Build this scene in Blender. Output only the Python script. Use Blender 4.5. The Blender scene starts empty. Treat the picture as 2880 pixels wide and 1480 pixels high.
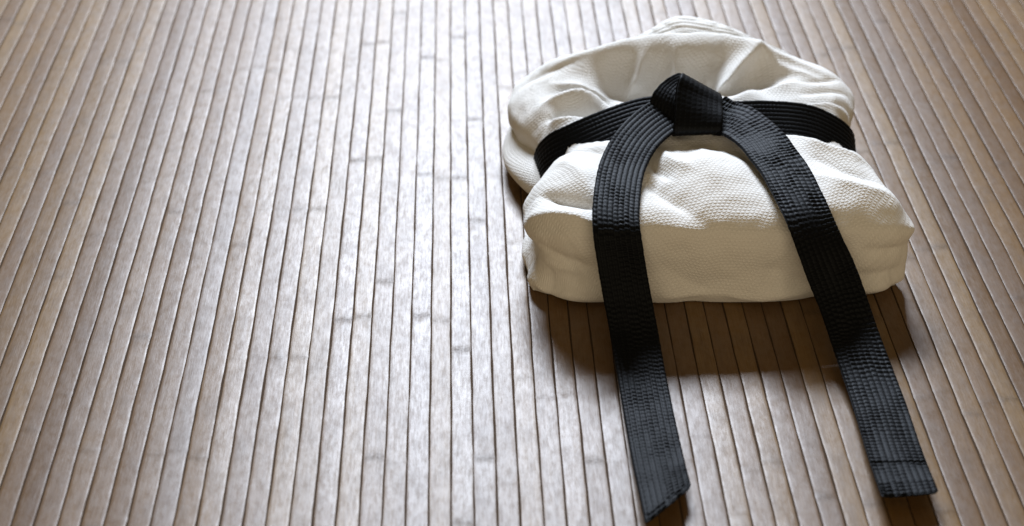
import bpy, math
import numpy as np
from mathutils import Matrix, Vector, noise

# ------------------------------------------------------------------ camera, world, light, exposure
scn = bpy.context.scene
PITCH, YAW = math.radians(34.99), 0.0331
fw = Vector((math.sin(YAW)*math.cos(PITCH), math.cos(YAW)*math.cos(PITCH), -math.sin(PITCH)))
rt = Vector((math.cos(YAW), -math.sin(YAW), 0))
up = rt.cross(fw)
cam = bpy.data.cameras.new('camera')
cam.sensor_width = 36.0
cam.lens = 55.0
cam.clip_start, cam.clip_end = 0.02, 50
cam.dof.use_dof = True
cam.dof.focus_distance = 1.43
cam.dof.aperture_fstop = 4.2
cam_o = bpy.data.objects.new('camera', cam)
scn.collection.objects.link(cam_o)
m = Matrix((rt, up, -fw)).transposed().to_4x4()
m.translation = Vector((0, -1.2335, 0.8635))
cam_o.matrix_world = m
scn.camera = cam_o

w = bpy.data.worlds.new('World')
scn.world = w
w.use_nodes = True
bg = w.node_tree.nodes['Background']
bg.inputs[0].default_value = (1.0, 0.76, 0.44, 1)      # dim warm room
bg.inputs[1].default_value = 0.14

# the window behind the bundle: one soft cool lamp
la = bpy.data.lights.new('window_light', 'AREA')
la.shape = 'RECTANGLE'
la.size, la.size_y = 1.70, 0.72
la.energy = 420
la.color = (0.78, 0.865, 1.0)
lo = bpy.data.objects.new('window_light', la)
scn.collection.objects.link(lo)
lo.location = (0.06, 3.33, 2.68)
lo.rotation_euler = (Vector((0.20, 0.05, 0.0)) - lo.location).to_track_quat('-Z', 'Y').to_euler()

# unseen fill lamp added for the warm room's bounce on the camera's side
lf = bpy.data.lights.new('room_fill', 'AREA')
lf.shape = 'RECTANGLE'
lf.size, lf.size_y = 3.6, 1.8
lf.energy = 46
lf.color = (1.0, 0.80, 0.54)
lfo = bpy.data.objects.new('room_fill', lf)
scn.collection.objects.link(lfo)
lfo.location = (0.3, -3.7, 1.35)
lfo.rotation_euler = (Vector((0.20, 0.05, 0.0)) - lfo.location).to_track_quat('-Z', 'Y').to_euler()

scn.view_settings.view_transform = 'Standard'
scn.view_settings.look = 'None'
scn.view_settings.exposure = 0.0
scn.view_settings.gamma = 1.0
scn.view_settings.use_curve_mapping = False
scn.render.engine = 'CYCLES'

rng = np.random.default_rng(7)
COL = scn.collection.objects


# ------------------------------------------------------------------ helpers
def empty(name, loc, label, cat):
    o = bpy.data.objects.new(name, None)
    o.location = loc
    o.empty_display_size = 0.05
    COL.link(o)
    o['label'] = label
    o['category'] = cat
    return o


def mesh_obj(name, verts, faces, mat, parent=None, uv=None, smooth=True, attrs=None):
    me = bpy.data.meshes.new(name)
    me.from_pydata([tuple(v) for v in verts], [], [tuple(f) for f in faces])
    if smooth:
        me.shade_smooth()
    if uv is not None:
        lay = me.uv_layers.new(name='UVMap')
        idx = np.empty(len(me.loops), dtype=np.int32)
        me.loops.foreach_get('vertex_index', idx)
        lay.data.foreach_set('uv', np.asarray(uv, dtype=np.float32)[idx].ravel())
    for k, val in (attrs or {}).items():
        a = me.attributes.new(k, 'FLOAT', 'POINT')
        a.data.foreach_set('value', np.asarray(val, dtype=np.float32))
    me.materials.append(mat)
    o = bpy.data.objects.new(name, me)
    COL.link(o)
    if parent is not None:
        o.parent = parent
        o.matrix_parent_inverse = Matrix.Translation(-parent.location)
    return o


def grid_faces(nu, nv, off=0, flip=False):
    i, j = np.meshgrid(np.arange(nu-1), np.arange(nv-1), indexing='ij')
    a = (i*nv+j).ravel()+off
    f = np.stack([a, a+nv, a+nv+1, a+1], 1)
    return f[:, ::-1] if flip else f


def catmull(P, t, closed=False):
    """uniform Catmull-Rom through P at parameters t (0..n-1, or 0..n when closed)"""
    P = np.asarray(P, float)
    n = len(P)
    i = np.floor(t).astype(int)
    if not closed:
        i = np.clip(i, 0, n-2)
    f = (t-i)[:, None]

    def g(k):
        if closed:
            return P[k % n]
        lo_ = k < 0
        hi_ = k > n-1
        r = P[np.clip(k, 0, n-1)].copy()
        r[lo_] = 2*P[0]-P[1]
        r[hi_] = 2*P[-1]-P[-2]
        return r
    p0, p1, p2, p3 = g(i-1), g(i), g(i+1), g(i+2)
    return 0.5*((2*p1)+(-p0+p2)*f+(2*p0-5*p1+4*p2-p3)*f**2+(-p0+3*p1-3*p2+p3)*f**3)


def sstep(a, b, x):
    t = np.clip((x-a)/(b-a), 0, 1)
    return t*t*(3-2*t)


class NT:
    """tiny node-tree helper"""
    def __init__(s, name):
        s.mat = bpy.data.materials.new(name)
        s.mat.use_nodes = True
        s.t = s.mat.node_tree
        s.p = s.t.nodes['Principled BSDF']

    def n(s, typ, **kw):
        nd = s.t.nodes.new(typ)
        for k, v in kw.items():
            if isinstance(k, str) and k.startswith('i_'):
                nd.inputs[k[2:].replace('_', ' ')].default_value = v
            else:
                setattr(nd, k, v)
        return nd

    def l(s, a, b):
        s.t.links.new(a, b)

    def math(s, op, a, b=None, clamp=False):
        nd = s.t.nodes.new('ShaderNodeMath')
        nd.operation = op
        nd.use_clamp = clamp
        for k, v in enumerate((a, b)):
            if v is None:
                continue
            if isinstance(v, (int, float)):
                nd.inputs[k].default_value = v
            else:
                s.l(v, nd.inputs[k])
        return nd.outputs[0]

    def ramp(s, fac, stops):
        nd = s.t.nodes.new('ShaderNodeValToRGB')
        while len(nd.color_ramp.elements) < len(stops):
            nd.color_ramp.elements.new(0.5)
        for e, (p, c) in zip(nd.color_ramp.elements, stops):
            e.position = p
            e.color = (c, c, c, 1) if isinstance(c, (int, float)) else (*c, 1)
        s.l(fac, nd.inputs[0])
        return nd.outputs[0]

    def mix(s, fac, a, b, blend='MIX'):
        nd = s.t.nodes.new('ShaderNodeMix')
        nd.data_type = 'RGBA'
        nd.blend_type = blend
        for k, v in ((0, fac), (6, a), (7, b)):
            if isinstance(v, (int, float)):
                nd.inputs[k].default_value = v
            elif isinstance(v, tuple):
                nd.inputs[k].default_value = (*v, 1)
            else:
                s.l(v, nd.inputs[k])
        return nd.outputs[2]

    def noise(s, vec, scale, detail=3, rough=0.55):
        nd = s.t.nodes.new('ShaderNodeTexNoise')
        nd.inputs['Scale'].default_value = scale
        nd.inputs['Detail'].default_value = detail
        nd.inputs['Roughness'].default_value = rough
        s.l(vec, nd.inputs['Vector'])
        return nd.outputs[0]

    def mapping(s, vec, scale, loc=(0, 0, 0)):
        nd = s.t.nodes.new('ShaderNodeMapping')
        nd.inputs['Scale'].default_value = scale
        nd.inputs['Location'].default_value = loc
        s.l(vec, nd.inputs['Vector'])
        return nd.outputs[0]

    def bump(s, h, strength, dist, nrm=None):
        nd = s.t.nodes.new('ShaderNodeBump')
        nd.inputs['Strength'].default_value = strength
        nd.inputs['Distance'].default_value = dist
        s.l(h, nd.inputs['Height'])
        if nrm is not None:
            s.l(nrm, nd.inputs['Normal'])
        return nd.outputs[0]


# ------------------------------------------------------------------ materials
def mat_bamboo():
    k = NT('bamboo')
    tc = k.n('ShaderNodeTexCoord')
    oi = k.n('ShaderNodeObjectInfo')
    rnd = oi.outputs['Random']
    geo = k.n('ShaderNodeNewGeometry')
    off = k.n('ShaderNodeCombineXYZ')
    k.l(k.math('MULTIPLY', rnd, 37.0), off.inputs[0])
    k.l(k.math('MULTIPLY', rnd, 91.0), off.inputs[1])
    add = k.n('ShaderNodeVectorMath', operation='ADD')
    k.l(geo.outputs['Position'], add.inputs[0])
    k.l(off.outputs[0], add.inputs[1])
    P = add.outputs[0]
    fine = k.noise(k.mapping(P, (1800, 28, 200)), 1.0, 3, .6)       # fibres
    mid = k.noise(k.mapping(P, (260, 9, 60)), 1.0, 4, .6)
    blot = k.noise(k.mapping(P, (60, 26, 60)), 1.0, 4, .6)
    wear = k.noise(k.mapping(P, (420, 60, 100)), 1.0, 5, .7)
    attr = k.n('ShaderNodeAttribute', attribute_name='node')
    node = attr.outputs['Fac']
    hue = k.n('ShaderNodeTexWhiteNoise', noise_dimensions='1D')
    k.l(k.math('MULTIPLY', rnd, 913.0), hue.inputs['W'])
    hv = hue.outputs['Value']
    base = k.ramp(hv, [(0.0, (.116, .056, .010)), (.3, (.145, .072, .013)), (.6, (.170, .088, .017)),
                       (.85, (.225, .130, .032)), (1.0, (.122, .062, .017))])
    c = k.mix(k.math('MULTIPLY', mid, .6), base, (.08, .035, .012))
    c = k.mix(k.ramp(blot, [(.45, 0.0), (.75, .40)]), c, (.065, .036, .019))
    c = k.mix(k.ramp(fine, [(.35, .30), (.7, 0.0)]), c, (.05, .025, .010))
    sm = k.math('MULTIPLY', node, k.ramp(k.noise(k.mapping(P, (330, 420, 60)), 1.0, 4, .65), [(.30, .15), (.62, 1.0)]), True)
    c = k.mix(k.math('MULTIPLY', sm, .60), c, (.030, .020, .014))
    k.l(c, k.p.inputs['Base Color'])
    smudge = k.ramp(k.noise(k.mapping(P, (150, 75, 60)), 1.0, 6, .72), [(.42, 0.0), (.72, 1.0)])
    r = k.math('ADD', k.math('MULTIPLY', blot, .14), .385)
    r = k.math('ADD', r, k.ramp(wear, [(.45, 0.0), (.75, .12)]))
    r = k.math('ADD', r, k.math('MULTIPLY', k.math('SUBTRACT', rnd, .5), .07))
    r = k.math('ADD', r, k.math('MULTIPLY', sm, .12))
    k.l(r, k.p.inputs['Roughness'])
    # the finish is thinner where it is worn or soiled and over the nodes
    gl = k.math('SUBTRACT', 1.0, k.math('MULTIPLY', smudge, .42))
    gl = k.math('SUBTRACT', gl, k.math('MULTIPLY', sm, .26))
    gl = k.math('SUBTRACT', gl, k.ramp(fine, [(.30, .22), (.62, 0.0)]))
    gl = k.math('ADD', gl, k.math('MULTIPLY', k.math('SUBTRACT', rnd, .5), .22), True)
    k.l(k.math('MULTIPLY', gl, .70), k.p.inputs['Specular IOR Level'])
    k.l(k.math('MULTIPLY', gl, .30), k.p.inputs['Coat Weight'])
    k.p.inputs['Coat Roughness'].default_value = .50
    k.p.inputs['Coat IOR'].default_value = 1.5
    k.p.inputs['Anisotropic'].default_value = .50          # fine ripples across the grain
    tg = k.n('ShaderNodeCombineXYZ')
    tg.inputs[1].default_value = 1.0
    k.l(tg.outputs[0], k.p.inputs['Tangent'])
    b = k.bump(fine, .35, .00012)
    b = k.bump(wear, .25, .00012, b)
    b = k.bump(blot, .30, .0010, b)
    k.l(b, k.p.inputs['Normal'])
    k.l(b, k.p.inputs['Coat Normal'])
    return k.mat


def mat_backing():
    k = NT('dark_backing')
    tc = k.n('ShaderNodeTexCoord')
    f = k.noise(k.mapping(tc.outputs['Object'], (900, 900, 900)), 1.0, 3)
    k.l(k.ramp(f, [(.3, (.040, .026, .016)), (.7, (.085, .056, .035))]), k.p.inputs['Base Color'])
    k.p.inputs['Roughness'].default_value = .9
    k.p.inputs['Specular IOR Level'].default_value = .1
    return k.mat


def mat_cotton(name='white_cotton', quilt=False, a=.0042, b=.0070, strength=.62):
    k = NT(name)
    uvn = k.n('ShaderNodeUVMap', uv_map='UVMap')
    geo = k.n('ShaderNodeNewGeometry')
    # slight weaving irregularity
    wob = k.n('ShaderNodeTexNoise')
    wob.inputs['Scale'].default_value = 55
    wob.inputs['Detail'].default_value = 2
    k.l(uvn.outputs[0], wob.inputs['Vector'])
    sub = k.n('ShaderNodeVectorMath', operation='SUBTRACT')
    k.l(wob.outputs['Color'], sub.inputs[0])
    sub.inputs[1].default_value = (.5, .5, .5)
    sc = k.n('ShaderNodeVectorMath', operation='SCALE')
    k.l(sub.outputs[0], sc.inputs[0])
    sc.inputs['Scale'].default_value = .0022
    ad = k.n('ShaderNodeVectorMath', operation='ADD')
    k.l(uvn.outputs[0], ad.inputs[0])
    k.l(sc.outputs[0], ad.inputs[1])
    sep = k.n('ShaderNodeSeparateXYZ')
    k.l(ad.outputs[0], sep.inputs[0])
    U, V = sep.outputs[0], sep.outputs[1]
    if not quilt:
        cu = k.math('COSINE', k.math('MULTIPLY', U, 2*math.pi/a))
        cv = k.math('COSINE', k.math('MULTIPLY', V, 2*math.pi/b))
        cu = k.math('MAXIMUM', k.math('MINIMUM', k.math('MULTIPLY', cu, 1.7), 1.0), -1.0)
        cv = k.math('MULTIPLY', cv, k.math('ABSOLUTE', cv))
        h = k.math('ADD', k.math('MULTIPLY', k.math('MULTIPLY', cu, cv), .5), .5)
        pit = k.n('ShaderNodeMapRange', interpolation_type='SMOOTHSTEP')
        pit.inputs['From Min'].default_value = .02
        pit.inputs['From Max'].default_value = .40
        k.l(h, pit.inputs['Value'])
        row = k.math('ADD', k.math('MULTIPLY', k.math('COSINE', k.math('MULTIPLY', V, 4*math.pi/b)), .5), .5)
        h = k.math('ADD', k.math('MULTIPLY', pit.outputs[0], .5), k.math('MULTIPLY', k.math('POWER', row, .6), .5))
    else:
        cv = k.math('ABSOLUTE', k.math('SINE', k.math('MULTIPLY', V, math.pi/.0072)))
        h = k.math('POWER', cv, .45)
        st = k.math('SINE', k.math('MULTIPLY', U, 2*math.pi/.0042))
        h = k.math('ADD', h, k.math('MULTIPLY', st, .10))
    thr = k.noise(k.mapping(uvn.outputs[0], (1, 1, 1)), 1400, 2)
    soft = k.noise(geo.outputs['Position'], 42, 3)
    fray = k.noise(geo.outputs['Position'], 220, 3)
    nb = k.bump(soft, .30, .004)
    nb = k.bump(fray, .22, .0010, nb)
    nb = k.bump(h, strength, .0011 if not quilt else .0016, nb)
    nb = k.bump(thr, .25, .0002, nb)
    k.l(nb, k.p.inputs['Normal'])
    c = k.ramp(h, [(0.0, (.49, .46, .40)), (.6, (.72, .705, .67))])  # low spots of the relief darker: gap shade put into the colour
    c = k.mix(k.ramp(soft, [(.4, 0.0), (.8, .25)]), c, (.69, .66, .60))
    k.l(c, k.p.inputs['Base Color'])
    k.p.inputs['Roughness'].default_value = .92
    k.p.inputs['Specular IOR Level'].default_value = .15
    k.p.inputs['Sheen Weight'].default_value = .12
    k.p.inputs['Sheen Roughness'].default_value = .5
    return k.mat


def mat_belt():
    k = NT('black_belt_cotton')
    uvn = k.n('ShaderNodeUVMap', uv_map='UVMap')
    thr = k.noise(k.mapping(uvn.outputs[0], (1600, 700, 1)), 1.0, 3)
    patch = k.noise(k.mapping(uvn.outputs[0], (60, 40, 1)), 1.0, 4)
    c = k.ramp(thr, [(.3, (.0012, .0012, .0014)), (.75, (.0040, .0042, .0050))])
    c = k.mix(k.ramp(patch, [(.5, 0.0), (.85, .45)]), c, (.007, .0077, .0088))
    at = k.n('ShaderNodeAttribute', attribute_name='stitch')
    c = k.mix(k.math('MULTIPLY', at.outputs['Fac'], .6), c, (.013, .0145, .0165))
    k.l(c, k.p.inputs['Base Color'])
    k.p.inputs['Roughness'].default_value = .55
    k.p.inputs['Specular IOR Level'].default_value = .10
    k.p.inputs['Sheen Weight'].default_value = .015
    k.p.inputs['Sheen Roughness'].default_value = .4
    k.p.inputs['Specular Tint'].default_value = (.86, .93, 1.0, 1)
    nb = k.bump(thr, .5, .00035)
    k.l(nb, k.p.inputs['Normal'])
    return k.mat


M_BAM, M_BACK, M_GI, M_COLLAR, M_BELT = mat_bamboo(), mat_backing(), mat_cotton(), mat_cotton('quilted_cotton', True), mat_belt()

# ------------------------------------------------------------------ floor: bamboo slats on a dark backing
X0, X1, Y0, Y1 = -54, 64, -0.75, 1.75
PITCHX = 0.018
SLAT_TOP = 0.0
back = mesh_obj('floor', [(X0*PITCHX, Y0, -.0010), (X1*PITCHX, Y0, -.0010), (X1*PITCHX, Y1, -.0010), (X0*PITCHX, Y1, -.0010)],
                [(0, 1, 2, 3)], M_BACK, smooth=False)
back['kind'] = 'structure'
back['label'] = 'floor of narrow brown bamboo slats with dark joints'

prev_nodes = None
for ix in range(X0, X1):
    xc = (ix+.5)*PITCHX
    half = .00838 + rng.normal(0, .00012)
    # bamboo nodes, now and then carried over from the neighbour cut from the same cane
    if prev_nodes is not None and rng.random() < .38:
        nodes = prev_nodes + rng.normal(0, .006)
    else:
        p = Y0 + rng.uniform(0, .3)
        nodes = []
        while p < Y1:
            nodes.append(p)
            p += rng.uniform(.20, .36)
        nodes = np.array(nodes)
    prev_nodes = nodes
    ys = np.arange(Y0, Y1+.001, .016)
    ys = np.unique(np.concatenate([ys] + [n+np.array([-.009, -.006, -.0035, -.0018, 0, .0018, .0035, .006, .009]) for n in nodes]))
    ys = ys[(ys >= Y0) & (ys <= Y1)]
    dn = np.min(np.abs(ys[:, None]-nodes[None, :]), axis=1)
    nd = np.exp(-(dn/.0026)**2)
    ph = rng.uniform(0, 6.28, 8)
    wob = lambda q: .00022*np.sin(ys*31+ph[q]) + .00016*np.sin(ys*77+ph[q+1]) + .00010*np.sin(ys*170+ph[q+2])
    eL = -half + wob(0) - nd*.00035
    eR = half + wob(3) + nd*.00035
    lift = .00022*np.sin(ys*9+ph[6]) + rng.normal(0, .00018)
    tilt = rng.normal(0, .010)
    prof = [(0, -.0014), (0, -.0005), (.003, -.00016), (.007, -.00004), (.018, 0), (.15, .00005), (.5, .00012),
            (.85, .00005), (.982, 0), (.993, -.00004), (.997, -.00016), (1, -.0005), (1, -.0014)]
    V = np.empty((len(ys), len(prof), 3))
    for q, (a, z) in enumerate(prof):
        V[:, q, 0] = xc + eL + (eR-eL)*a
        V[:, q, 1] = ys
        V[:, q, 2] = z + (lift + (a-.5)*.016*tilt + nd*.00022*np.sin(math.pi*a) if z > -.0012 else 0)
    side = np.repeat(np.exp(-(dn/.0055)**2)*.9+.1*np.exp(-(dn/.0015)**2), len(prof))*rng.uniform(.15, .95)**1.4
    o = mesh_obj('slat', V.reshape(-1, 3), grid_faces(len(ys), len(prof), flip=False)[:, ::-1], M_BAM, back,
                 attrs={'node': side})
    if ix == X0:
        pass

# ------------------------------------------------------------------ folded white jacket
CM = .01
gi = empty('folded_jacket', (0.23, 0.10, 0.0), 'folded white woven cotton martial arts jacket lying on the bamboo floor', 'jacket')

# rim of the bundle, anticlockwise, by edge (x, y, z in cm)
FRONT = [(6.03, -5.09, 6.85), (9.03, -7.1, 7.97), (13.06, -7.65, 8.68), (18.08, -7.94, 8.88),
          (23.1, -8.17, 8.47), (28.11, -7.98, 8.27), (33.12, -7.69, 8.07), (38.14, -7.11, 7.77),
          (40.28, -5.66, 7.14)]
RIGHT = [(40.28, -5.66, 7.14), (40.28, -2.47, 6.85), (39.65, 2.0, 6.38), (38.93, 6.44, 5.43),
          (38.3, 10.34, 4.19), (38.42, 13.92, 4.95), (40.15, 18.0, 5.71), (40.75, 21.53, 5.9),
          (39.75, 23.87, 6.09)]
BACK = [(5.62, 25.75, 5.9), (9.04, 27.05, 6.85), (13.06, 28.13, 7.52), (18.09, 29.27, 7.81),
          (23.12, 29.78, 7.9), (28.15, 29.08, 7.9), (33.16, 27.36, 7.81), (37.17, 25.29, 7.24),
          (39.75, 23.87, 6.09)]
LEFT = [(6.03, -5.09, 6.85), (5.12, -1.49, 6.66), (5.72, 2.48, 6.09), (7.02, 6.42, 5.14),
          (8.22, 9.83, 4.0), (7.23, 13.94, 5.14), (5.42, 18.0, 5.62), (4.62, 22.02, 5.71),
          (5.62, 25.75, 5.9)]


def gauss(d, w_):
    return np.exp(-(d/w_)**2)


def Htop(x, y):
    """height of the upper side of the bundle in cm (plan position in cm)"""
    cx_ = (x-23.1)/17.6
    front = 10.4 - (.6+1.9*sstep(-3, 6.6, y))*np.abs(cx_)**1.8
    backh = 9.0 - 1.0*np.abs(cx_)**2.2
    t = sstep(7.6, 15.5, y)
    z = front*(1-t) + backh*t
    z -= 1.8*np.exp(-((y-9.9)/2.2)**2)*(1-.35*gauss(cx_, .25))          # groove under the belt
    z -= 2.0*gauss(cx_+.05, .72)*sstep(11.5, 14.5, y)*(1-sstep(19.5, 25.5, y))
    z -= (3.2+.7*np.sin(x*.85+.6))*sstep(16.4+1.2*np.sin(x*.5), 21.6, y)*(1-sstep(20.8, 26.0, y))*gauss(cx_+.08, .60)    # basin before the rear ridge
    z += .95*gauss(y-26.1, 1.7)*gauss(cx_+.05, .8)
    z -= .25*sstep(2.5, -5.4, y)
    z -= 1.3*gauss(y-4.8, 3.2)*gauss(x-22.4, 4.2)                            # hollow under the knot
    return z


# creases and ridges on the upper side: plan polyline (cm), width, height (both cm)
STROKES = [([(6.7, -1.4), (8.6, -3.2), (12.1, -5.4)], 1.0, -0.81),
          ([(5.4, -3.1), (8.0, -5.2), (11.7, -7.1)], 0.8, 0.54),
          ([(8.5, 4.4), (10.1, 0.8), (11.1, -3.2)], 2.0, 0.46),
          ([(16.9, 4.1), (17.5, 1.3), (18.7, -1.4)], 0.8, -0.56),
          ([(18.5, 3.9), (18.9, 1.2), (20.6, -0.8)], 0.8, 0.36),
          ([(16.1, -0.1), (17.7, -3.4), (20.2, -6.8)], 1.4, -0.62),
          ([(22.6, 5.8), (22.1, 0.8), (23.1, -4.3)], 3.2, 0.51),
          ([(25.7, 4.9), (27.1, 0.8), (29.2, -6.6)], 1.4, -0.51),
          ([(33.5, 8.9), (35.3, 7.8), (37.6, 7.1)], 0.8, -0.97),
          ([(31.8, 6.3), (34.2, 3.9), (38.2, 2.0)], 0.9, 0.51),
          ([(36.2, 7.9), (37.6, 6.2), (39.8, 4.5)], 0.9, 0.26),
          ([(32.7, 2.8), (35.3, 0.3), (38.7, -1.4)], 1.0, -0.36),
          ([(31.8, -1.2), (35.3, -3.2), (40.3, -4.5)], 1.3, 0.36),
          ([(9.5, 9.0), (11.6, 6.4), (13.1, 4.7)], 0.8, -0.36),
          ([(9.0, 24.4), (15.0, 25.8), (21.1, 26.6), (27.1, 26.5), (33.2, 24.6), (37.7, 22.4)], 1.1, 0.56),
          ([(9.0, 21.9), (13.1, 21.0), (18.1, 19.6), (22.1, 17.6)], 1.5, 0.77),
          ([(8.7, 15.6), (11.1, 16.2), (14.2, 16.3)], 0.9, -1.5),
          ([(8.2, 17.8), (10.9, 18.3), (14.1, 18.2)], 0.8, 1.0),
          ([(12.9, 20.8), (14.8, 19.2), (17.4, 17.2)], 0.8, -1.3),
          ([(15.3, 16.3), (17.6, 15.0), (19.1, 13.8)], 0.9, 0.36),
          ([(8.2, 15.2), (9.6, 14.2), (12.1, 13.7)], 0.8, 0.46),
          ([(25.2, 16.7), (26.7, 20.8), (28.4, 23.4), (31.1, 25.2)], 0.75, 1.29),
          ([(20.7, 17.8), (21.4, 20.8), (22.1, 24.4)], 0.8, 1.18),
          ([(22.3, 19.2), (24.2, 21.4), (25.8, 23.2)], 0.7, 0.56),
          ([(15.6, 20.3), (17.7, 22.8), (19.1, 25.0)], 0.8, 0.62),
          ([(25.6, 15.8), (30.2, 18.8), (36.8, 21.0)], 1.8, 0.67),
          ([(27.6, 15.0), (32.1, 16.3), (36.8, 17.1)], 0.9, -0.36),
          ([(31.6, 25.2), (33.7, 23.0), (36.8, 21.4)], 0.9, 0.36),
          ([(30.2, 14.4), (34.2, 15.2), (39.2, 16.9)], 0.7, 0.36),
          ([(34.7, 18.4), (37.2, 19.0), (39.7, 19.8)], 0.45, -0.29),
          ([(35.2, 16.5), (37.4, 16.7), (39.4, 17.6)], 0.45, -0.29),
          ([(34.2, 20.4), (36.9, 20.8), (39.4, 21.9)], 0.45, -0.23),
          ([(6.2, 23.3), (9.0, 24.0), (13.1, 25.2)], 0.9, -0.3)]
# creases on the front face: polyline (x, z), width, height
WALL = [([(6.0, 6.1), (9.0, 5.0), (13.0, 3.5)], 0.7, -0.35),
          ([(6.5, 4.5), (10.0, 4.0), (13.0, 4.4)], 0.8, 0.3),
          ([(9.4, 6.2), (9.8, 3.8), (9.4, 1.4)], 0.9, -0.3),
          ([(5.8, 1.7), (8.0, 1.0), (12.0, 0.7)], 0.8, 0.55),
          ([(17.6, 4.8), (21.0, 2.3), (25.1, 1.0)], 1.2, -0.3),
          ([(18.1, 1.2), (22.0, 1.7), (27.0, 1.1), (31.1, 1.5)], 0.8, 0.4),
          ([(26.1, 4.8), (28.6, 3.8), (31.1, 2.1)], 1.1, -0.3),
          ([(34.1, 3.3), (37.1, 2.9), (41.1, 3.1)], 0.8, -0.25),
          ([(34.5, 1.2), (38.1, 1.0), (41.1, 1.3)], 0.7, 0.35),
          ([(36.0, 5.9), (38.9, 5.5), (41.3, 5.4)], 0.7, -0.45)]


def polydist(P, poly):
    """distance to polyline and position along it 0..1 (P: n,2)"""
    best = np.full(len(P), 1e9)
    pos = np.zeros(len(P))
    poly = np.asarray(poly, float)
    if len(poly) > 2:
        poly = catmull(poly, np.linspace(0, len(poly)-1, 6*(len(poly)-1)+1))
    n = len(poly)-1
    for q in range(n):
        a, b = poly[q], poly[q+1]
        d = b-a
        t = np.clip(((P-a)@d)/(d@d), 0, 1)
        dist = np.linalg.norm(P-(a+t[:, None]*d), axis=1)
        u = dist < best
        best[u] = dist[u]
        pos[u] = (q+t[u])/n
    return best, pos


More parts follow.
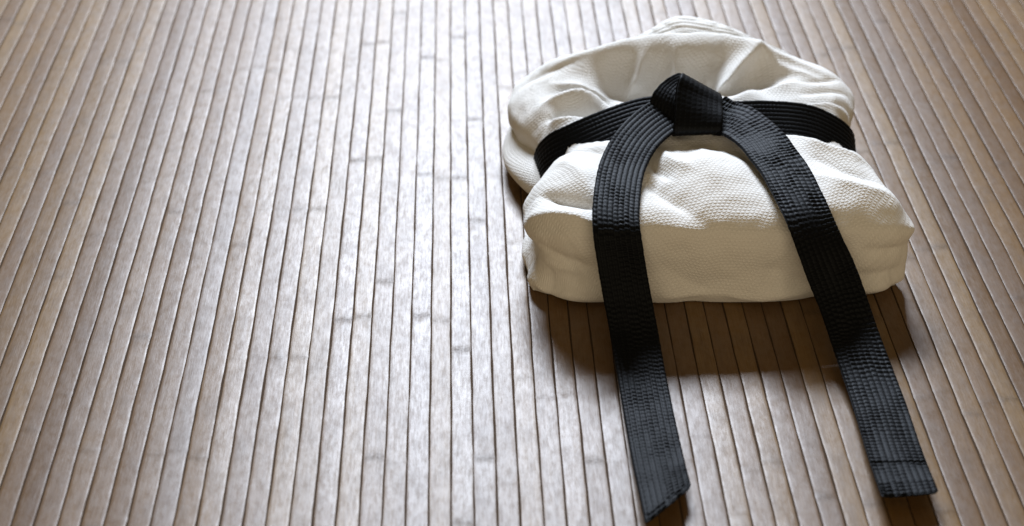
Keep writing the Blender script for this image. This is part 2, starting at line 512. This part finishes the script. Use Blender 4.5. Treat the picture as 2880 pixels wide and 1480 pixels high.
def build_body():
    N = 261
    g = np.linspace(-1, 1, N)
    uu, vv = np.meshgrid(g, g, indexing='ij')
    u, v = uu.ravel(), vv.ravel()
    r = np.maximum(np.abs(u), np.abs(v))
    A = .70
    k = np.where(r > A, A/np.maximum(r, 1e-9), 1.0)
    pu, pv = (u*k/A+1)/2, (v*k/A+1)/2                        # 0..1 on the top patch, clamped to the rim in the wall zone

    def ev(E_, t):
        return catmull(E_, np.clip(t, 0, 1)*(len(E_)-1))
    F, B, L, R_ = ev(FRONT, pu), ev(BACK, pu), ev(LEFT, pv), ev(RIGHT, pv)
    c00, c10, c01, c11 = map(np.array, (FRONT[0], FRONT[-1], BACK[0], BACK[-1]))
    PU, PV = pu[:, None], pv[:, None]
    P = (1-PV)*F+PV*B+(1-PU)*L+PU*R_ - ((1-PU)*(1-PV)*c00+PU*(1-PV)*c10+(1-PU)*PV*c01+PU*PV*c11)
    e = 1-np.minimum(r/A, 1)
    # distance from the rim measured smoothly
    eu, ev_ = 1-np.abs(u)*k/A, 1-np.abs(v)*k/A
    gu = 1-(1-np.clip(eu/.42, 0, 1))**2.3
    gv = 1-(1-np.clip(ev_/.30, 0, 1))**2.6
    gg = gu*gv
    P[:, 2] = P[:, 2]*(1-gg)+Htop(P[:, 0], P[:, 1])*gg
    # wall below the rim
    wall = r > A
    t = np.where(wall, (r-A)/(1-A), 0)
    du, dv = u/np.maximum(r, 1e-9), v/np.maximum(r, 1e-9)
    ou = np.sign(u)*np.clip((np.abs(du)-.86)/.14, 0, 1)
    ov = np.sign(v)*np.clip((np.abs(dv)-.86)/.14, 0, 1)
    nl = np.maximum(np.hypot(ou, ov), 1e-9)
    ou, ov = ou/nl, ov/nl
    zr = P[:, 2].copy()
    bulge = np.interp(t, [0, .10, .22, .5, .72, .86, 1], [0, .32, .32, .02, .12, .42, .35])
    bf = np.interp(t, [0, .25, .6, .85, 1], [0, .22, .22, .30, .0])
    wf = sstep(.3, .9, -ov)
    bulge = bulge*(1-wf)+bf*wf
    bulge = bulge+sstep(.2, .9, -ou)*sstep(8, 3, P[:, 1])*np.interp(t, [0, .15, .3, .6, .85, 1], [0, -.2, -.8, -.9, -.4, -.2])
    # the hem wanders in and out
    foot = np.array([noise.noise(Vector((a*.22, b*.22, 1.7))) for a, b in zip(P[:, 0], P[:, 1])])
    bulge = bulge+foot*1.1*sstep(.45, .95, t)
    inset = .55*sstep(.84, 1.0, t) + 1.6*sstep(.40, .75, t)*sstep(-.2, -.8, ou)*sstep(9.3, 13.3, P[:, 1])
    # the pinched side under the belt stays flatter
    side_pinch = np.exp(-((P[:, 1]-11.3)/4.5)**2)*np.abs(ou)
    offs = bulge*(1-.6*side_pinch) - inset
    offs = offs + .55*np.clip(2*np.abs(ou*ov), 0, 1)*sstep(.25, .85, t)*(ov < 0)      # square lower corners
    P[:, 0] += np.where(wall, ou*offs, 0)
    P[:, 1] += np.where(wall, ov*offs, 0)
    # front foot line stands at y about -6.6
    zt = zr*(1-t)**1.0
    P[:, 2] = np.where(wall, zt+.12+.55*np.clip(foot, 0, 1)*sstep(.6, 1, t), P[:, 2])
    P[:, 1] += np.where(wall & (ov < -.3), .35*sstep(.1, 1.0, t), 0)
    # soften the crease between top and wall
    Q = P.reshape(N, N, 3)
    for _ in range(14):
        S = Q.copy()
        S[1:-1, 1:-1] = .5*Q[1:-1, 1:-1]+.125*(Q[2:, 1:-1]+Q[:-2, 1:-1]+Q[1:-1, 2:]+Q[1:-1, :-2])
        Q = S

    def normals(Q):
        a = np.gradient(Q, axis=0)
        b = np.gradient(Q, axis=1)
        n = np.cross(a, b)
        n /= np.maximum(np.linalg.norm(n, axis=2, keepdims=True), 1e-9)
        return n
    nrm = normals(Q)
    X = Q.reshape(-1, 3)
    D = np.zeros(len(X))
    topw = sstep(4.2, 6.6, X[:, 2])
    for poly, wd, h in STROKES:
        d, pos = polydist(X[:, :2], poly)
        D += 1.75*h*np.exp(-(np.sqrt(d*d+.05)-.22)/(.72*wd))*np.sin(math.pi*np.clip(.06+.88*pos, 0, 1))**.7*topw
    frontw = sstep(-2.8, -5.6, X[:, 1])*(1-sstep(6.3, 7.7, X[:, 2])*.8)
    for poly, wd, h in WALL:
        d, pos = polydist(X[:, [0, 2]], poly)
        D += 1.2*h*np.exp(-(np.sqrt(d*d+.05)-.22)/(.75*wd))*np.sin(math.pi*np.clip(.06+.88*pos, 0, 1))**.7*frontw
    # gentle unevenness everywhere
    nz = np.array([noise.fractal(Vector((p[0]*.16, p[1]*.16, p[2]*.16)), 1.0, 2.0, 3) for p in X])
    nz2 = np.array([noise.noise(Vector((p[0]*.55+7, p[1]*.55, p[2]*.55))) for p in X])
    # gathers running out from under the belt
    gat = np.array([noise.noise(Vector((p[0]*.62+.12*p[1], p[1]*.05, 3.3)))+.5*noise.noise(Vector((p[0]*1.3-.1*p[1], p[1]*.09, 9.1))) for p in X])
    D += .42*(np.abs(gat)**.8*-1+.35)*np.exp(-np.abs(X[:, 1]-10.2)/4.2)*topw
    nz3 = np.array([noise.noise(Vector((p[0]*.24+2, p[1]*.34+5, p[2]*.3)))+.4*noise.noise(Vector((p[0]*.6-.4*p[1], p[1]*.5, p[2]*.5+4))) for p in X])
    D += .24*nz+.09*nz2-.15*(np.sqrt(nz3**2+.012)-.25)
    D *= 1-.6*sstep(38.2, 40.0, X[:, 0])*sstep(8, 5, X[:, 1])
    # keep the foot line free of it except for a slow wave
    D *= sstep(0.0, 1.6, X[:, 2])*.85+.15
    X = X+nrm.reshape(-1, 3)*D[:, None]
    X[:, 2] = np.maximum(X[:, 2], .08)
    # ear at the right front corner, tucked below
    ear = np.exp(-(((X[:, 0]-40.5)/1.3)**2+((X[:, 1]+5.6)/2.2)**2+((X[:, 2]-7.1)/.9)**2))
    X[:, 0] += ear*.35
    X[:, 1] -= ear*.3
    Q = X.reshape(N, N, 3)
    # weave coordinates: arc length along both grid directions, from the centre
    c = N//2
    duv = np.linalg.norm(np.diff(Q, axis=0), axis=2)
    U = np.zeros((N, N))
    U[1:] = np.cumsum(duv, axis=0)
    U -= U[c][None, :]
    dvv = np.linalg.norm(np.diff(Q, axis=1), axis=2)
    W = np.zeros((N, N))
    W[:, 1:] = np.cumsum(dvv, axis=1)
    W -= W[:, c][:, None]
    top = X.copy()
    top[:, 2] = X[:, 2]
    uv = np.stack([U.ravel(), W.ravel()], 1)*CM
    # underside closed by the boundary ring
    ring = [i*N for i in range(N)] + [(N-1)*N+j for j in range(1, N)] + [i*N+N-1 for i in range(N-2, -1, -1)] + [j for j in range(N-2, 0, -1)]
    faces = [tuple(f) for f in grid_faces(N, N)]
    faces.append(tuple(ring[::-1]))
    return mesh_obj('jacket_body', X*CM, faces, M_GI, gi, uv=uv)


body = build_body()


def slab(name, outline_fn, nu, nv, mat, parent, thick, rows=0):
    """thick cloth sheet: outline_fn(s, t)->(x,y,z) cm for s,t in 0..1"""
    s, t = np.meshgrid(np.linspace(0, 1, nu), np.linspace(0, 1, nv), indexing='ij')
    P = outline_fn(s, t)
    a, b = np.gradient(P, axis=0), np.gradient(P, axis=1)
    n = np.cross(a, b)
    n /= np.maximum(np.linalg.norm(n, axis=2, keepdims=True), 1e-9)
    ed = np.minimum(np.minimum(s, 1-s)*nu/6, np.minimum(t, 1-t)*nv/6)
    rr = np.sqrt(np.clip(1-(1-np.clip(ed, 0, 1))**2, 0, 1))[..., None]
    rel = .30*(np.abs(np.sin(math.pi*rows*t))**.6-.6)[..., None]*rr if rows else 0
    top, bot = P+n*(thick*.5*rr+rel), P-n*thick*.5*rr
    V = np.concatenate([top.reshape(-1, 3), bot.reshape(-1, 3)])
    U = np.concatenate([[[0]*nv], np.cumsum(np.linalg.norm(np.diff(P, axis=0), axis=2), axis=0)])
    W = np.concatenate([[[0]]*nu, np.cumsum(np.linalg.norm(np.diff(P, axis=1), axis=2), axis=1)], axis=1)
    uv = np.stack([U.ravel(), W.ravel()], 1)*CM
    f = np.concatenate([grid_faces(nu, nv), grid_faces(nu, nv, nu*nv, True)])
    return mesh_obj(name, V*CM, f, mat, parent, uv=np.concatenate([uv, uv]))


# quilted collar poking out behind the rear ridge
COLLAR_BACK = [(13.27, 27.93, 7.62), (17.69, 29.68, 7.9), (20.41, 31.42, 8.19), (22.62, 33.45, 8.38),
          (24.44, 34.26, 8.47), (26.64, 33.35, 8.38), (29.05, 31.21, 8.19), (31.36, 29.37, 7.9),
          (35.17, 26.9, 7.33)]
COLLAR_FRONT = [(13.88, 26.4, 8.19), (17.49, 26.63, 8.57), (20.32, 26.87, 8.85), (22.33, 26.99, 9.04),
          (24.14, 26.99, 9.04), (26.35, 26.88, 8.95), (28.76, 26.66, 8.76), (31.17, 26.22, 8.47),
          (34.57, 25.56, 7.9)]


def collar_fn(s, t):
    sh = s.shape
    A_ = catmull(COLLAR_FRONT, s.ravel()*8).reshape(*sh, 3)
    B_ = catmull(COLLAR_BACK, s.ravel()*8).reshape(*sh, 3)
    P = A_*(1-t[..., None])+B_*t[..., None]
    P[..., 2] += .45 + .75*np.sin(math.pi*t)*np.sin(math.pi*s)-.25*t**3 + .10*np.sin(s*17+2*t)
    return P


collar = slab('collar', collar_fn, 130, 110, M_COLLAR, gi, .6, rows=7)


# lower fold sticking out at the left rear
def fold_fn(s, t):
    y = 8.6+17.5*s
    out = 3.4*np.sin(math.pi*np.clip(s*.92+.04, 0, 1))**.6
    ang = math.pi*(t-.5)
    x = 8.6 - out*np.cos(ang)*1.42
    z = 1.9 + 1.65*np.sin(ang)*(.55+.45*np.sin(math.pi*s)**.5) + .15*np.sin(9*s)
    return np.stack([x, y, z], -1)


lower = slab('lower_fold', fold_fn, 90, 40, M_GI, gi, .25)

# ------------------------------------------------------------------ black belt
belt = empty('black_belt', (0.22, 0.05, 0.0), 'black stitched cotton belt knotted around the folded white jacket, both tails trailing on the floor', 'belt')


def ribbon(name, pairs, parent, width=4.4, thick=.42, rows=9, pucker=.055, seed=0, fixed_width=True, endcut=None, chan=.38, seams=(), rowrand=.25):
    """strip through edge pairs (cm): lengthwise stitched channels, crosswise puckers"""
    r = np.random.default_rng(seed)
    L = np.array([p[0] for p in pairs], float)
    R = np.array([p[1] for p in pairs], float)
    tt = np.linspace(0, len(pairs)-1, 1200)
    Ls, Rs = catmull(L, tt), catmull(R, tt)
    Cc = (Ls+Rs)/2
    s = np.concatenate([[0], np.cumsum(np.linalg.norm(np.diff(Cc, axis=0), axis=1))])
    n = max(int(s[-1]/.075), 12)
    sn = np.linspace(0, s[-1], n)
    Cc = np.stack([np.interp(sn, s, Cc[:, q]) for q in range(3)], 1)
    Wd = np.stack([np.interp(sn, s, (Rs-Ls)[:, q]) for q in range(3)], 1)
    T = np.gradient(Cc, axis=0)
    T /= np.linalg.norm(T, axis=1, keepdims=True)
    if fixed_width:
        Wd -= (Wd*T).sum(1, keepdims=True)*T
        Wd *= width/np.linalg.norm(Wd, axis=1, keepdims=True)
    nrm = np.cross(Wd, T)
    nrm /= np.linalg.norm(nrm, axis=1, keepdims=True)
    if nrm[:, 2].mean() < 0:
        nrm = -nrm
    ww = np.linspace(0, 1, rows*6+1)
    m_ = len(ww)
    skew = np.zeros((n, m_))
    if endcut is not None:                       # slanted end: stretch along the strip near the tip
        amt = sstep(s[-1]-6.0, s[-1], sn)[:, None]
        skew = amt*endcut*(.5-ww)[None, :]
    cor = np.abs(2*ww-1)**9*.32
    skew = skew+(-sstep(s[-1]-1.2, s[-1], sn)[:, None]+sstep(1.2, 0, sn)[:, None])*cor[None, :]
    ch = np.abs(np.sin(math.pi*rows*ww))**.45
    rowi = np.minimum((ww*rows).astype(int), rows-1)
    # puckers: irregular period, coherent over a few rows
    per = .47
    phase = np.cumsum(np.full(n, sn[1]-sn[0])*2*math.pi/(per*(1+.30*np.array([noise.noise(Vector((q*.45, seed*3.1, 0))) for q in sn]))))
    rowph = np.array([[2.6*noise.noise(Vector((q*.22, k*.42, seed*5.3)))+1.0*noise.noise(Vector((q*.9, k*1.3, seed*2.3))) for k in range(rows)] for q in sn])
    amp = np.array([[.65+1.0*noise.noise(Vector((q*.40, k*.30, seed*1.7)))+.5*noise.noise(Vector((q*1.7, k*.9, seed))) for k in range(rows)] for q in sn])
    pk = np.sin(phase[:, None]+rowph[:, rowi]+(rowrand*r.uniform(0, 6.28, rows))[rowi][None, :]+.45*np.sin(2*math.pi*rows*ww)[None, :]-2.2*np.abs(ww-.5)[None, :])
    pk = pk*np.clip(amp, .12, 1.5)[:, rowi]
    edge = np.clip(np.minimum(ww, 1-ww)/.035, 0, 1)
    rnd = np.sqrt(np.clip(1-(1-edge)**2, 0, 1))
    endr = np.sqrt(np.clip(1-(1-np.clip(np.minimum(sn, sn[-1]-sn)/.16, 0, 1))**2, 0, 1))
    h = (.5*thick*(1-chan)+.5*thick*chan*ch)[None, :]*rnd[None, :] + pucker*pk*((.35+.65*ch)*rnd)[None, :]
    for sm in seams:
        h = h-(.10*np.exp(-((sn[-1]-sn-sm)/.09)**2))[:, None]*rnd[None, :]
    h = h*(.15+.85*endr)[:, None]
    # fuzzy edges
    wob = .035*np.array([[noise.noise(Vector((q*2.2, 3*sd, seed))) for sd in (0, 1)] for q in sn])
    base = Cc[:, None, :]+Wd[:, None, :]*(ww-.5)[None, :, None]+T[:, None, :]*skew[..., None]
    wn = Wd/np.linalg.norm(Wd, axis=1, keepdims=True)
    base = base+wn[:, None, :]*(wob[:, :1]*(1-ww)+wob[:, 1:]*ww)[..., None]
    top = base+nrm[:, None, :]*h[..., None]
    bot = base-nrm[:, None, :]*(h*.9)[..., None]
    V = np.concatenate([top.reshape(-1, 3), bot.reshape(-1, 3)])
    V[:, 2] = np.maximum(V[:, 2], .05)
    uu, vv = np.meshgrid(sn, ww*width, indexing='ij')
    uv = np.stack([vv.ravel(), uu.ravel()], 1)*CM
    f1, f2 = grid_faces(n, m_), grid_faces(n, m_, n*m_, True)
    # close the outline
    a = np.concatenate([np.arange(n)*m_, (n-1)*m_+np.arange(1, m_), np.arange(n-2, -1, -1)*m_+m_-1, np.arange(m_-2, 0, -1)])
    b = a+n*m_
    f3 = np.stack([a, np.roll(a, -1), np.roll(b, -1), b], 1)
    st = ((np.abs(np.sin(math.pi*rows*ww)) < .3)[None, :] & (np.sin(sn*2*math.pi/.30) > .1)[:, None] & (ww > .05)[None, :] & (ww < .95)[None, :]).astype(float)
    st = np.concatenate([st.ravel(), st.ravel()*0])
    return mesh_obj(name, V*CM, np.concatenate([f1, f2, f3]), M_BELT, parent, uv=np.concatenate([uv, uv]), attrs={'stitch': st})


TAIL_L = [((20.13, 12.11, 12.17), (21.03, 7.51, 10.46)),
          ((18.55, 10.36, 12.1), (20.22, 6.35, 10.6)),
          ((16.28, 7.87, 12.0), (19.06, 4.7, 10.8)),
          ((14.27, 4.79, 11.85), (17.67, 2.23, 10.98)),
          ((12.66, 1.05, 11.47), (16.57, -0.09, 10.79)),
          ((11.85, -2.08, 11.07), (15.77, -2.81, 10.59)),
          ((11.14, -6.53, 10.5), (15.16, -6.75, 10.1)),
          ((10.94, -8.89, 9.53), (15.15, -8.9, 9.33)),
          ((11.13, -10.09, 7.39), (15.55, -9.89, 7.58)),
          ((11.41, -11.47, 5.51), (15.93, -11.25, 5.69)),
          ((11.9, -12.82, 3.72), (16.2, -12.72, 3.81)),
          ((12.3, -15.1, 1.9), (16.6, -14.9, 2.0)),
          ((12.5, -19.0, 1.0), (16.8, -18.6, 1.0)),
          ((12.7, -24.4, 0.7), (16.9, -23.8, 0.7)),
          ((12.8, -29.5, 0.9), (17.0, -29.0, 0.9)),
          ((12.95, -35.6, 1.7), (17.1, -35.5, 1.7))]
TAIL_R = [((23.94, 7.83, 10.46), (23.6, 10.9, 11.1)),
          ((24.41, 6.21, 10.6), (25.0, 9.9, 11.35)),
          ((25.09, 3.9, 10.8), (27.09, 9.09, 11.9)),
          ((26.01, 1.92, 10.88), (29.33, 5.18, 11.66)),
          ((26.71, -0.39, 10.79), (30.13, 2.36, 11.37)),
          ((27.31, -2.71, 10.59), (31.03, -0.28, 10.98)),
          ((27.9, -5.84, 10.31), (31.53, -3.62, 10.5)),
          ((28.4, -8.48, 9.62), (32.22, -6.77, 9.72)),
          ((29.18, -10.48, 7.67), (33.3, -9.17, 7.88)),
          ((30.04, -11.45, 5.69), (34.45, -10.84, 5.69)),
          ((30.8, -12.92, 3.91), (35.3, -12.22, 3.91)),
          ((31.4, -15.4, 2.1), (36.1, -14.7, 2.1)),
          ((31.8, -18.8, 1.2), (36.5, -18.7, 1.2)),
          ((32.1, -23.3, 0.8), (36.6, -23.5, 0.8)),
          ((32.0, -29.2, 0.9), (36.4, -29.1, 0.9)),
          ((31.8, -35.2, 1.6), (36.2, -34.7, 1.6))]
t1 = ribbon('tail', TAIL_L, belt, width=4.25, seed=1, endcut=4.6, pucker=.042, chan=.36, seams=(.45,), rowrand=1.0)
t2 = ribbon('tail', TAIL_R, belt, width=4.6, seed=2, pucker=.058, endcut=.5, chan=.28, seams=(.5, .95, 1.4, 4.3))

BAND_L = [((20.14, 13.0, 10.95), (21.13, 9.19, 9.14)), ((16.92, 13.15, 10.47), (18.3, 9.46, 8.76)), ((14.5, 12.6, 10.0), (15.69, 8.9, 8.19)),
          ((12.07, 12.02, 9.23), (13.16, 8.61, 7.24)), ((9.86, 12.02, 8.19), (10.84, 8.69, 5.9)), ((8.24, 12.69, 6.85), (8.93, 9.18, 4.66)),
          ((7.22, 13.42, 5.05), (7.72, 9.57, 3.33)), ((6.91, 13.63, 2.86), (7.2, 9.75, 1.9)), ((7.0, 13.44, 0.48), (7.2, 9.63, 0.38))]
BAND_R = [((24.68, 11.48, 10.95), (24.14, 7.97, 8.95)), ((27.19, 11.77, 10.76), (26.55, 8.05, 8.76)), ((29.91, 12.34, 10.47), (29.36, 8.62, 8.38)),
          ((32.81, 12.9, 10.0), (32.26, 8.97, 7.9)), ((34.91, 13.13, 9.33), (34.66, 9.4, 7.04)), ((36.99, 13.01, 8.09), (37.03, 9.68, 5.71)),
          ((38.56, 12.96, 6.47), (38.7, 9.57, 4.47)), ((39.3, 12.97, 4.38), (39.37, 9.35, 3.05)), ((39.45, 12.97, 2.09), (39.53, 9.21, 1.43)),
          ((39.22, 12.84, 0.48), (39.31, 9.13, 0.38))]
ribbon('waist_band', BAND_L, belt, width=4.1, seed=3, pucker=.02)
ribbon('waist_band', BAND_R, belt, width=4.1, seed=4, pucker=.02)

# knot: a strip wrapped over the crossing, with a slanting upper fold
KN1 = [((19.7, 7.68, 9.7), (24.25, 7.68, 9.84)), ((19.65, 5.91, 10.7), (24.36, 5.91, 10.81)), ((19.85, 6.95, 12.09), (24.56, 6.84, 11.71)),
          ((20.16, 9.02, 13.77), (24.67, 8.25, 12.09)), ((20.67, 10.34, 14.46), (24.77, 9.36, 12.3)), ((21.06, 12.01, 13.37), (24.77, 11.15, 11.71)),
          ((21.25, 12.93, 11.02), (24.45, 12.31, 10.23))]
KN2 = [((17.94, 8.92, 10.81), (20.44, 6.69, 10.03)), ((17.85, 9.58, 12.39), (20.66, 7.54, 11.61)), ((18.86, 10.61, 13.37), (21.06, 8.98, 12.69)),
          ((20.46, 11.53, 13.96), (22.46, 10.58, 12.69)), ((21.67, 12.59, 12.78), (23.66, 11.75, 11.41))]
ribbon('knot', KN1, belt, seed=5, fixed_width=False, pucker=.008, thick=.5, chan=.09)
ribbon('knot', KN2, belt, seed=6, fixed_width=False, pucker=.010, thick=.5, chan=.14)
